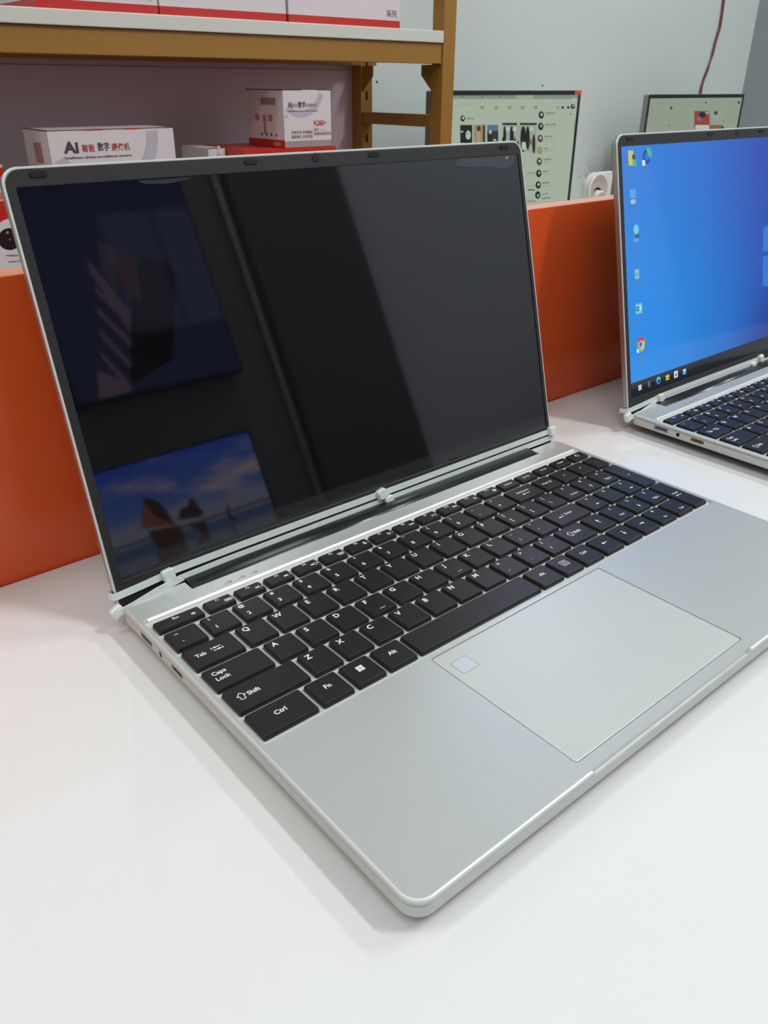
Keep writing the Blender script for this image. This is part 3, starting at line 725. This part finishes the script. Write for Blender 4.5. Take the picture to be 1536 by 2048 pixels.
def deco4(b, W, D, H):
    b.box(-.4, W*1.0, -.4, .6, H-.5, H+.6, CARDE); b.box(W*.55, W*.68, -1.4, 2, H-9, H+3, CARD)
carton('white_carton', p.x, PX(487, 300, 906).x-2, 960, 1050, SH2, p.z, 'plain white box with dark lid edge left of the dark red box', deco4)
# red box with a picture of a dome camera
BY = 880
p = PX(-60, 403, BY); q = PX(60, 403, BY)
FD = lambda u, v: PX(u, v, BY)
def deco5(b, W, D, H):
    o = Vector((p.x, BY, SH2))
    def L(u, v): a = FD(u, v)-o; return a.x, a.z
    def disk(u, v, ru, rv, mt, y):
        n = 36; P = [L(u+ru*math.cos(2*math.pi*i/n), v-rv*math.sin(2*math.pi*i/n)) for i in range(n)]
        P = [(max(.3, min(W-.3, a)), max(.3, min(H-.3, c))) for a, c in P]
        b.face([(a, y, c) for a, c in P], mt)
    ww = mat('printed_white', (220, 218, 220), .35); dk = mat('printed_dark_lens', (38, 28, 36), .3)
    x_, z_ = L(0, 506); fq(b, .3, W-.3, .3, z_, ww, -.2)
    disk(22, 478, 37, 41, ww, -.3); disk(24, 511, 14, 2, INKG, -.4); disk(19, 478, 23, 22, dk, -.5); disk(14.5, 465, 2.6, 3, INKP, -.6); disk(19.5, 479, 1.6, 2.0, INKG, -.6)
    a, c = L(16, 524); ftext(b, 'Wireless camera', a, c, 2.2, INKD)
    b.box(0, W, -.3, .6, H-2.5, H, mat('printed_beige', (210, 170, 140), .5))
carton('dome_camera_carton', p.x, q.x, BY, 955, SH2, p.z, 'red box printed with a white dome camera, at the left edge above the partition', deco5,
       mats={k: CARDR for k in ('+z', '-z', '-x', '+x', '-y', '+y')})
p = PX(-40, 392, 962); q = PX(16, 392, 962)
def deco6(b, W, D, H): fq(b, 0, W, H-16, H, CARDR); b.box(0, W, -.3, .5, H-3, H+.4, CARD)
carton('red_striped_carton', p.x, q.x, 962, 1060, SH2, PX(0, 330, 962).z, 'pinkish white box half hidden behind the dome camera box', deco6)
# boxes on the top board
ZTB = 321.2
def decot(txt):
    def f(b, W, D, H):
        fq(b, 0, W, 0, 10.5, CARDR); lq(b, 0, D, 0, 10.5, CARDR)
        if txt: ftext(b, txt, W-8, 20, 8, INKG, 'r')
        ftext(b, 'Ai', 20, H-40, 20, INKD)
    return f
xa, xb_, xc, xd = PX(318, 2, 905).x, PX(571, 10, 905).x, PX(577, 10, 905).x, PX(800, 20, 905).x
carton('recorder_carton', xc, xd, 905, 1080, ZTB, ZTB+120, 'white box with red base stripe at the right end of the top board', decot('系列'))
carton('recorder_carton', xa, xb_, 905, 1080, ZTB, ZTB+120, 'white box with red base stripe, left neighbour of the end box on top', decot(''))
carton('recorder_carton', xa-170, xa-3, 905, 1060, ZTB, ZTB+110, 'box whose bottom edge just shows at the top left of the photo', decot('DVR'))

# ------------------------------------------------------------------ back counter with two lit monitors
ct = empty('back_counter', (1850, 950, ZF), 'white counter along the back wall carrying two lit monitors', 'counter')
b = MB(SHELF); b.box(-790, 730, -230, 240, -110-ZF, -85-ZF, SHELF); b.build('counter_top', ct, bevel=1)
b = MB(CARD); b.box(-770, 710, -200, 230, 0, -110-ZF, CARD); b.build('cabinet', ct)
MW, MH = 475, 283
def monitor(x0, ztop, ydist, label, draw, tagred=False):
    zb = ztop-MH
    root = empty('monitor', (x0+MW/2, ydist, -85), label, 'monitor', 'lit monitors on the back counter')
    o = Vector((x0+MW/2, ydist, -85))
    b = MB(MONB, SILV)
    fr = 9
    Lx0, Lx1, Lz0, Lz1 = -MW/2, MW/2, zb+85, ztop+85
    rg = [[(x, y, z) for x, z in rr(Lx0+g, Lx1-g, Lz0+g, Lz1-g, 4, 4)] for g, y in ((2, 16), (0, 14), (0, .5), (.8, 0))] + \
         [[(x, y, z) for x, z in rr(Lx0+fr, Lx1-fr, Lz0+fr+4, Lz1-fr, .8, 4)] for y in (0, 1.2)]
    b.loft(rg, MONB, cap1=False, mts=[SILV, SILV, MONB, MONB, MONB])
    b.build('frame', root)
    b = MB(MONB); b.box(-30, 30, 16, 24, 4, Lz0+90); b.box(-95, 95, -60, 70, 0, 4); b.build('stand', root, bevel=1)
    s = MB(emit('page_background' if tagred else 'page_background_dim', (196, 210, 188), .62 if tagred else .45))
    s.face([(Lx0+fr, 1.0, Lz0+fr+4), (Lx1-fr, 1.0, Lz0+fr+4), (Lx1-fr, 1.0, Lz1-fr), (Lx0+fr, 1.0, Lz1-fr)], s.mats[0])
    def P(u, v, y=0.8):
        a = PX(u, v, ydist) - o; return (max(Lx0+fr+.5, min(Lx1-fr-.5, a.x)), y, a.z)
    def Q(u0, v0, u1, v1, mt, y=0.8):
        s.face([P(u0, v1, y), P(u1, v1, y), P(u1, v0, y), P(u0, v0, y)], mt)
    def C(u, v, r, mt, y=0.7, ry=None):
        ry = ry or r; n = 20; s.face([P(u+r*math.cos(-2*math.pi*i/n), v-ry*math.sin(-2*math.pi*i/n), y) for i in range(n)][::-1], mt)
    def Tt(t_, u, v, hpx, mt, anchor='l'):
        h = abs((P(u, v)[2]-P(u, v+hpx)[2])); s.text(t_, P(u, v, .6), (1, 0, 0), (0, 0, 1), h, mt, anchor, .02)
    draw(s, Q, C, Tt)
    s.build('screen', root)
    if tagred:
        b = MB(REDT); b.box(Lx1-24, Lx1+.3, -.6, 0, Lz1-9, Lz1+.3, REDT); b.build('red_tag', root)
    return root
PG = lambda n, c: emit('page_'+n, c, .62)
g1, g2, g3, gk = PG('tab', (150, 168, 152)), PG('line', (150, 166, 150)), PG('mid', (178, 194, 174)), PG('ink', (34, 40, 36))
brn, tan, sky, wh, gr, rd, nv = PG('brown', (92, 66, 48)), PG('tan', (176, 160, 122)), PG('sky', (96, 130, 160)), PG('bright', (214, 224, 212)), PG('grass', (56, 64, 48)), PG('red', (168, 72, 58)), PG('navy', (36, 42, 66))
def face(s, Q, C, u, v):   # tiny black and white portrait
    C(u, v, 3.4, gk, .7, 4.2); C(u+.4, v+.6, 1.6, wh, .6, 2.0)
def draw1(s, Q, C, Tt):
    Q(880, 188, 1160, 198, g1); Q(1032, 189, 1068, 199, g3, .7)
    for u, t_ in ((928, 'Facebook page'), (968, 'Photos'), (1004, 'Market'), (1040, 'Home')):
        C(u-3, 193, 1.3, gk); Tt(t_, u, 193, 2.6, g2)
    Tt('facebook.com/home', 880, 202, 2.4, g2); Tt('Search Facebook', 880, 216, 3.2, g2); Q(880, 209.4, 950, 210, g2)
    for u in (965, 993, 1020, 1046, 1072): C(u, 215, 3.4, PG('icon', (96, 108, 96)), .7); C(u, 215, 2.2, g3, .6)
    for u in (1116, 1126, 1137): C(u, 215, 2.6, gk if u > 1120 else g2)
    C(1146, 213, 4.4, gk, .7, 5); C(1146.5, 212, 1.8, wh, .6)
    Q(1076, 222, 1076.6, 405, g3)
    C(926, 237, 4.6, gk, .7, 6.2); C(926.6, 236, 2.0, wh, .6, 3); Tt('Profile name', 934, 237, 3.2, gk)
    Q(921, 250, 945, 286, gk); C(937, 270, 5, wh, .7, 9); C(937, 268, 1.4, gk, .6, 1.0); Q(922, 262, 927, 265, wh, .7); Q(930, 285, 944, 290, gk, .7)
    Q(948, 250, 971, 286, tan); C(958, 257, 4, brn, .7, 6); Q(955, 262, 960, 286, PG('t2', (196, 182, 140)), .7); Q(966, 250, 971, 286, brn, .7)
    Q(975, 250, 997, 286, gr); Q(975, 250, 997, 262, sky, .7); C(981, 264, 2.6, wh, .6, 4); C(980, 276, 4, gk, .6, 8); C(990, 280, 3, wh, .6, 2)
    Q(1005, 245, 1074, 305, g3); Q(1005, 246, 1074, 250, gk, .7); Q(1035, 246, 1040, 250, wh, .6)
    for u, v, a, c in ((1010, 262, 3, 16), (1024, 268, 4, 22), (1047, 272, 6, 26), (1056, 270, 4, 24), (1068, 282, 3, 20), (1036, 290, 3, 14), (1007, 285, 3, 18)): C(u, v+6, a, gk, .65, c)
    for u, v, a, c in ((1030, 280, 2.4, 6), (1062, 284, 2, 6), (1014, 286, 3, 5)): C(u, v, a, PG('skin', (150, 96, 84)), .6, c)
    Q(1044, 284, 1052, 300, wh, .6)
    for u0 in (1012, 1026, 1060): Q(u0, 254, u0+7, 262, wh, .6)
    L = (('My Business page', 226, 231), ('Sandra from School', 249, 254), ('Selling corner', 273, 279), ('Oscar', 297, 302), ('Lizette Diane', 319, 325), ('Maria Lyn', 343, 349), ('Marketplace', 366, 372), ('Juan Cruz', 388, 0), ('Daniel Martinez', 397, 0))
    cols = (gk, gk, brn, tan, brn, gk, gk, gk)
    for i, (t_, v, v2) in enumerate(L):
        u = 1092 - i*1.0
        Tt(t_, u, v, 3.2, gk)
        if v2: Tt('message preview text line', u, v2, 2.2, g2)
        if i < 8:
            C(u-9, v+4 if i < 7 else v+2, 5.4, cols[i], .7, 7.6); C(u-8.4, v+3, 2.2, g3 if i % 2 else wh, .6, 3)
    Q(1149, 242, 1151, 280, g2); C(1142, 228, 1.2, gk)
    Q(1055, 345, 1075, 347, g2); Q(1046, 330, 1050, 332, g2); Q(1050, 372, 1074, 372.8, g2); Q(1056, 379, 1070, 381, gk); Q(1050, 401, 1072, 404, g2)
    C(1148, 199, 3.6, wh, .5)
p = PX(862, 181, 1026)
monitor(p.x, p.z, 1026, 'black framed monitor showing a social media page, behind the gold shelf post', draw1, True)
def draw2(s, Q, C, Tt):
    Tt('Messages', 1316, 206, 3.2, g2); C(1311, 205, 3, g2, .7); C(1311, 205, 2, g3, .6)
    for u in (1304, 1340, 1365): Tt('page', u, 196, 2, g2)
    for u in (1372, 1386, 1400, 1426): C(u, 205, 1.2, g2)
    C(1412, 205, 1.6, gk)
    for u in (1466, 1472): C(u, 205, 1.4, g2)
    C(1478, 205, 2.4, gk)
    C(1343, 216, 2, gk, .7, 3.2); Tt('Store', 1347, 216, 2.6, g2); C(1305, 217, 1, gk); Tt('item', 1341, 230, 2.2, g2)
    Q(1350, 240, 1375, 240.7, g2); C(1339, 251, 1.2, gk); Tt('listing', 1343, 251, 2.4, g2)
    s_ = rd; Q(1389, 222, 1420, 258, rd); Q(1391, 250, 1419, 259, wh, .7); C(1405, 230, 7, nv, .6, 6); C(1399, 237, 5, PG('p2', (150, 126, 130)), .65, 5); Q(1412, 223, 1419, 228, g3, .6)
    Q(1426, 222, 1446, 236, g3, .7); C(1432, 226, 4.5, PG('dkg', (74, 86, 78)), .6, 4); C(1441, 231, 4, PG('p3', (186, 170, 160)), .6, 4)
    Q(1418, 250, 1445, 258, PG('br2', (150, 100, 82)), .7); Tt('Item', 1448, 215, 2.4, g2); C(1447, 243, 2.2, g2, .7, 3); C(1446, 255, 2.2, gk, .7, 3); Tt('name', 1451, 243, 2, g2)
p = PX(1298, 189, 1038)
monitor(p.x, p.z, 1038, 'lit monitor with red product thumbnail, at the far right below the red cable', draw2)

# white surveillance camera on the counter
CY = 840
ctr = PX(1193, 380, CY); tp_ = PX(1205, 344.5, CY); rt = PX(1224, 370, CY)
o = empty('security_camera', (ctr.x, CY, -85), 'white security camera with round recessed lens, on the back counter right of the post', 'camera')
R0 = 33.0; zc = ctr.z+85; hh = tp_.z+85; xr = rt.x-ctr.x
b = MB(WPL)
rg = []
for g, y in ((2, 14), (0, 11), (0, 1.5), (1.5, 0)):
    rg.append([(x, y, z) for x, z in rr(-R0-2+g, xr-g, 4+g, hh-g, (6, 6, 2, R0), 8)])
b.loft(rg, WPL); b.build('housing', o)
b = MB(WPL, IVORY); b.lathe((0, .2, zc), (0, -1, 0), [(R0+1.5, 0), (R0+1.5, 5), (R0, 6.5), (R0-3, 6.2), (R0*.6, 1.2), (R0*.5, .8)], IVORY, mts=[WPL, WPL, WPL, IVORY, IVORY])
b.build('lens_hood', o, label='ivory recessed lens ring')
b = MB(IVORY, WPL, BLK)
b.cyl((2, -.8, zc-12), (0, -1, 0), R0*.52, R0*.52, .6, BLK, 28)
b.lathe((-2, -1, zc-14), (-.18, -1, -.05), [(R0*.46, 0), (R0*.46, 16), (R0*.4, 18.5), (R0*.36, 18)], IVORY, mts=[WPL, WPL, IVORY])
b.build('lens_barrel', o)
b = MB(WPL); b.lathe((0, 6, 0), (0, 0, 1), [(22, 0), (22, 3), (8, 5), (8, 7)], WPL); b.build('mount', o)
# loose wires beside the monitor
b = MB(WIRE)
P0 = PX(1164, 334, 1000)
def W(u, v, Y): return PX(u, v, Y)
pts = [W(1155, 338, 1022), W(1164, 331, 1015), W(1172, 336, 1005), W(1177, 348, 1000), W(1177, 365, 995), W(1172, 385, 985)]
lo = pts[-1]; pts += [Vector((lo.x, 960, 0)), Vector((lo.x, 940, -82.5))]
o_ = pts[-1].copy(); b.tube([q - o_ for q in pts], 1.2, WIRE, 8); b.build('loose_wire', loc=o_, label='thin grey wire looping out behind the social page monitor', cat='wire', group='loose wires by the monitor')
b = MB(WIRE); pts = [W(1155, 356, 1022), W(1165, 351, 1012), W(1170, 360, 1000), W(1169, 376, 990), W(1164, 392, 980)]; lo = pts[-1]; pts += [Vector((lo.x-5, 950, -20)), Vector((lo.x-8, 930, -82.5))]
o_ = pts[-1].copy(); b.tube([q - o_ for q in pts], 1.2, WIRE, 8); b.build('loose_wire', loc=o_, label='smaller inner grey wire loop beside the social page monitor', cat='wire', group='loose wires by the monitor')

# red cable down the back wall
b = MB(REDC)
pts = [PX(u, v, 1194) for u, v in ((1447, -260), (1450, -120), (1448, 0), (1444, 30), (1440, 55), (1431, 85), (1425, 110), (1416, 138), (1408, 158), (1403, 175), (1400, 195), (1399, 260))]
o_ = pts[0].copy(); b.tube([q - o_ for q in pts], 3.4, REDC, 10)
b.build('red_cable', loc=o_, label='dark red cable hanging down the wall to the far monitor', cat='cable')
# small marks in the wall plaster
for (u, v, lab) in ((754, 164, 'tiny dark nail hole in the wall between the gold posts'), (1085, 171, 'tiny dark nail hole in the wall above the social page monitor')):
    a = PX(u, v, 1199.6); b = MB(SLOT); b.cyl((0, 0, 0), (0, -1, 0), 2.4, 2.2, .8, SLOT, 12); b.build('nail', loc=(a.x, 1199.9, a.z), label=lab, cat='nail', group='nails in the back wall')

# ------------------------------------------------------------------ what the dark screen mirrors: the other side of the shop
def REFL(u, v, Y):
    """the point of the plane y = Y that the dark laptop screen mirrors at photograph pixel u, v"""
    T = math.atan(.262); n = Vector((0, -math.cos(T), math.sin(T))); p0 = Vector((0, 63, 6))
    d = RIGHT*((u-768)/F) + DOWN*((v-1024)/F) + FWD
    h = CAM + d*((p0-CAM).dot(n)/d.dot(n)); d = d - 2*d.dot(n)*n
    return h + d*((Y-h.y)/d.y)
CT2 = -150
t = empty('side_counter', (700, -1080, ZF), 'white counter behind the photographer, seen only mirrored', 'counter')
b = MB(SHELF); b.box(-900, 900, -160, 120, CT2-25-ZF, CT2-ZF, SHELF); b.build('counter_top', t)
b = MB(CARD); b.box(-880, 880, -150, 100, 0, CT2-25-ZF, CARD); b.build('cabinet', t)
MY = -1078.7
tr = REFL(496, 860, MY)
mx1 = tr.x+4; mx0 = mx1-490; mzt = tr.z+4
root = empty('monitor', ((mx0+mx1)/2, -1080, CT2), 'monitor showing a beach picture, mirrored in the dark laptop screen', 'monitor')
zt = mzt-CT2
b = MB(MONB)
b.loft([[(x, y, z) for x, z in rr(-245+g, 245-g, zt-283+g, zt-g, 4, 4)] for g, y in ((0, -14), (0, 0), (1, 1))], MONB); b.build('frame', root)
b = MB(MONB); b.box(-30, 30, -22, -14, 2, zt-100); b.box(-95, 95, -60, 60, 0, 4); b.build('stand', root)
hz = REFL(380, 1050, MY).z-CT2
def beach():
    mt, nt, bs = new_mat('beach_picture'); bs.inputs['Base Color'].default_value = lin((8, 8, 8)); bs.inputs['Roughness'].default_value = .2
    tc = nt.nodes.new('ShaderNodeTexCoord'); sp = nt.nodes.new('ShaderNodeSeparateXYZ'); nt.links.new(tc.outputs['Object'], sp.inputs[0])
    rp = nt.nodes.new('ShaderNodeMapRange'); rp.inputs[1].default_value = (hz-110)*S; rp.inputs[2].default_value = (hz+165)*S; nt.links.new(sp.outputs[2], rp.inputs[0])
    cr = nt.nodes.new('ShaderNodeValToRGB'); nt.links.new(rp.outputs[0], cr.inputs[0])
    e = cr.color_ramp.elements; e[0].color = lin((50, 84, 140)); e[1].color = lin((44, 92, 220))
    for pos, c in ((.22, (110, 130, 160)), (.36, (84, 112, 150)), (.385, (150, 158, 180)), (.40, (90, 100, 130)), (.43, (170, 170, 190)), (.6, (96, 130, 206))):
        x = cr.color_ramp.elements.new(pos); x.color = lin(c)
    mp = nt.nodes.new('ShaderNodeMapping'); mp.inputs['Rotation'].default_value = (0, -.6, 0); mp.inputs['Scale'].default_value = (.8, 1, 2.6); nt.links.new(tc.outputs['Object'], mp.inputs[0])
    nz = nt.nodes.new('ShaderNodeTexNoise'); nz.inputs['Scale'].default_value = 7; nz.inputs['Detail'].default_value = 7; nt.links.new(mp.outputs[0], nz.inputs['Vector'])
    f = nt.nodes.new('ShaderNodeMapRange'); f.inputs[1].default_value = .48; f.inputs[2].default_value = .66; nt.links.new(nz.outputs[0], f.inputs[0])
    up = nt.nodes.new('ShaderNodeMapRange'); up.inputs[1].default_value = (hz+12)*S; up.inputs[2].default_value = (hz+50)*S; nt.links.new(sp.outputs[2], up.inputs[0])
    ml = nt.nodes.new('ShaderNodeMath'); ml.operation = 'MULTIPLY'; nt.links.new(f.outputs[0], ml.inputs[0]); nt.links.new(up.outputs[0], ml.inputs[1])
    mx = nt.nodes.new('ShaderNodeMix'); mx.data_type = 'RGBA'; nt.links.new(ml.outputs[0], mx.inputs['Factor']); nt.links.new(cr.outputs[0], mx.inputs['A']); mx.inputs['B'].default_value = lin((214, 190, 204))
    nt.links.new(mx.outputs['Result'], bs.inputs['Emission Color']); bs.inputs['Emission Strength'].default_value = 2.0
    return mt
b = MB(beach())
b.face([(238, 1.3, zt-275), (-238, 1.3, zt-275), (-238, 1.3, zt-7), (238, 1.3, zt-7)], b.mats[0])
rk = emit('sea_rock', (150, 96, 58), 2.0); rk2 = emit('sea_rock_shade', (84, 66, 62), 1.3); rk3 = emit('rock_mirror', (104, 74, 66), 1.3); fig = emit('beach_walker', (40, 46, 66), 1.0)
def poly(P, mt, y=1.6):
    c = Vector(((mx0+mx1)/2, -1080, CT2)); Q = [REFL(u, v, MY)-c for u, v in P]
    b.face([(max(-237, q.x), y, q.z) for q in Q], mt)
poly([(282, 1058), (286, 998), (292, 994), (303, 998), (318, 1004), (332, 1020), (345, 1042), (352, 1050)], rk2)
poly([(282, 1058), (287, 1004), (300, 1020), (312, 1034), (330, 1040), (350, 1050)], rk, 1.9)
poly([(356, 1040), (360, 1018), (376, 1012), (379, 996), (386, 996), (396, 1012), (408, 1026), (400, 1034)], rk2)
poly([(296, 1062), (360, 1050), (370, 1080), (345, 1120), (320, 1098), (304, 1082)], rk3); poly([(376, 1050), (410, 1042), (420, 1070), (412, 1072), (398, 1062)], rk3)
poly([(453, 1010), (457, 1009), (460, 1030), (472, 1040), (476, 1056), (470, 1042), (456, 1034)], fig)
b.build('screen', root)
# tall dark display on the wall above, its glass reflection painted as glowing shapes
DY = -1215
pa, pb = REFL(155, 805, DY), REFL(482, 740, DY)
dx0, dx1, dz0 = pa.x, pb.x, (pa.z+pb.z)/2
root = empty('wall_display', ((dx0+dx1)/2, DY, dz0), 'dark blue wall display with a painted-in reflection, mirrored in the dark laptop screen', 'display')
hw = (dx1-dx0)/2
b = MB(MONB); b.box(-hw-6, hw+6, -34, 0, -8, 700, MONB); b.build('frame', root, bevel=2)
dk1, dk2, dk3, dk4, dk5 = (emit(n, c, k, rough=.05) for n, c, k in (('display_night_blue', (58, 62, 108), 1.6), ('reflection_brown', (112, 74, 70), 1.2), ('reflection_grey', (120, 116, 140), 1.2), ('reflection_black', (22, 16, 24), .7), ('reflection_pink', (170, 140, 160), 1.2)))
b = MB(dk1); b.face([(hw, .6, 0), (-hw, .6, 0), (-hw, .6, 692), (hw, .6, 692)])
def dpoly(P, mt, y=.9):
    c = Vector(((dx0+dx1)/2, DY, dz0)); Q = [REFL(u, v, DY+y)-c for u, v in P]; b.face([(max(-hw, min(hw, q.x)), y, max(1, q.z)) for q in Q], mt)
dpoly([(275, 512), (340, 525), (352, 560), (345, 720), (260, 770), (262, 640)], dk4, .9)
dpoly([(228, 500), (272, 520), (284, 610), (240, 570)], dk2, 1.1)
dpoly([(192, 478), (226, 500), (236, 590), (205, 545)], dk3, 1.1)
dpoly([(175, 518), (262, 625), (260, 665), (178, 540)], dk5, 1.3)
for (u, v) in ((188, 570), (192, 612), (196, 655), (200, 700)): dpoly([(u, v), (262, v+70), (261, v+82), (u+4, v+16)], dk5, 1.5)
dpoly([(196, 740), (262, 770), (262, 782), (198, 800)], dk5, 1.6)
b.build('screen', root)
q = REFL(530, 700, -1238)
b = MB(IVORY); b.tube([(0, 0, 0), (0, 0, 1000), (0, 0, ZC-ZF-2)], 9, IVORY, 12); b.build('wall_conduit', loc=(884, -1238, ZF+1), label='thin pale conduit up the wall behind the photographer', cat='pipe')
b = MB(WOOD); b.box(0, 333, 0, 40, 0, 2200, WOOD); b.build('door_1', loc=(900, -1250, ZF), kind='structure', label='tall grey door behind the photographer', cat='door')
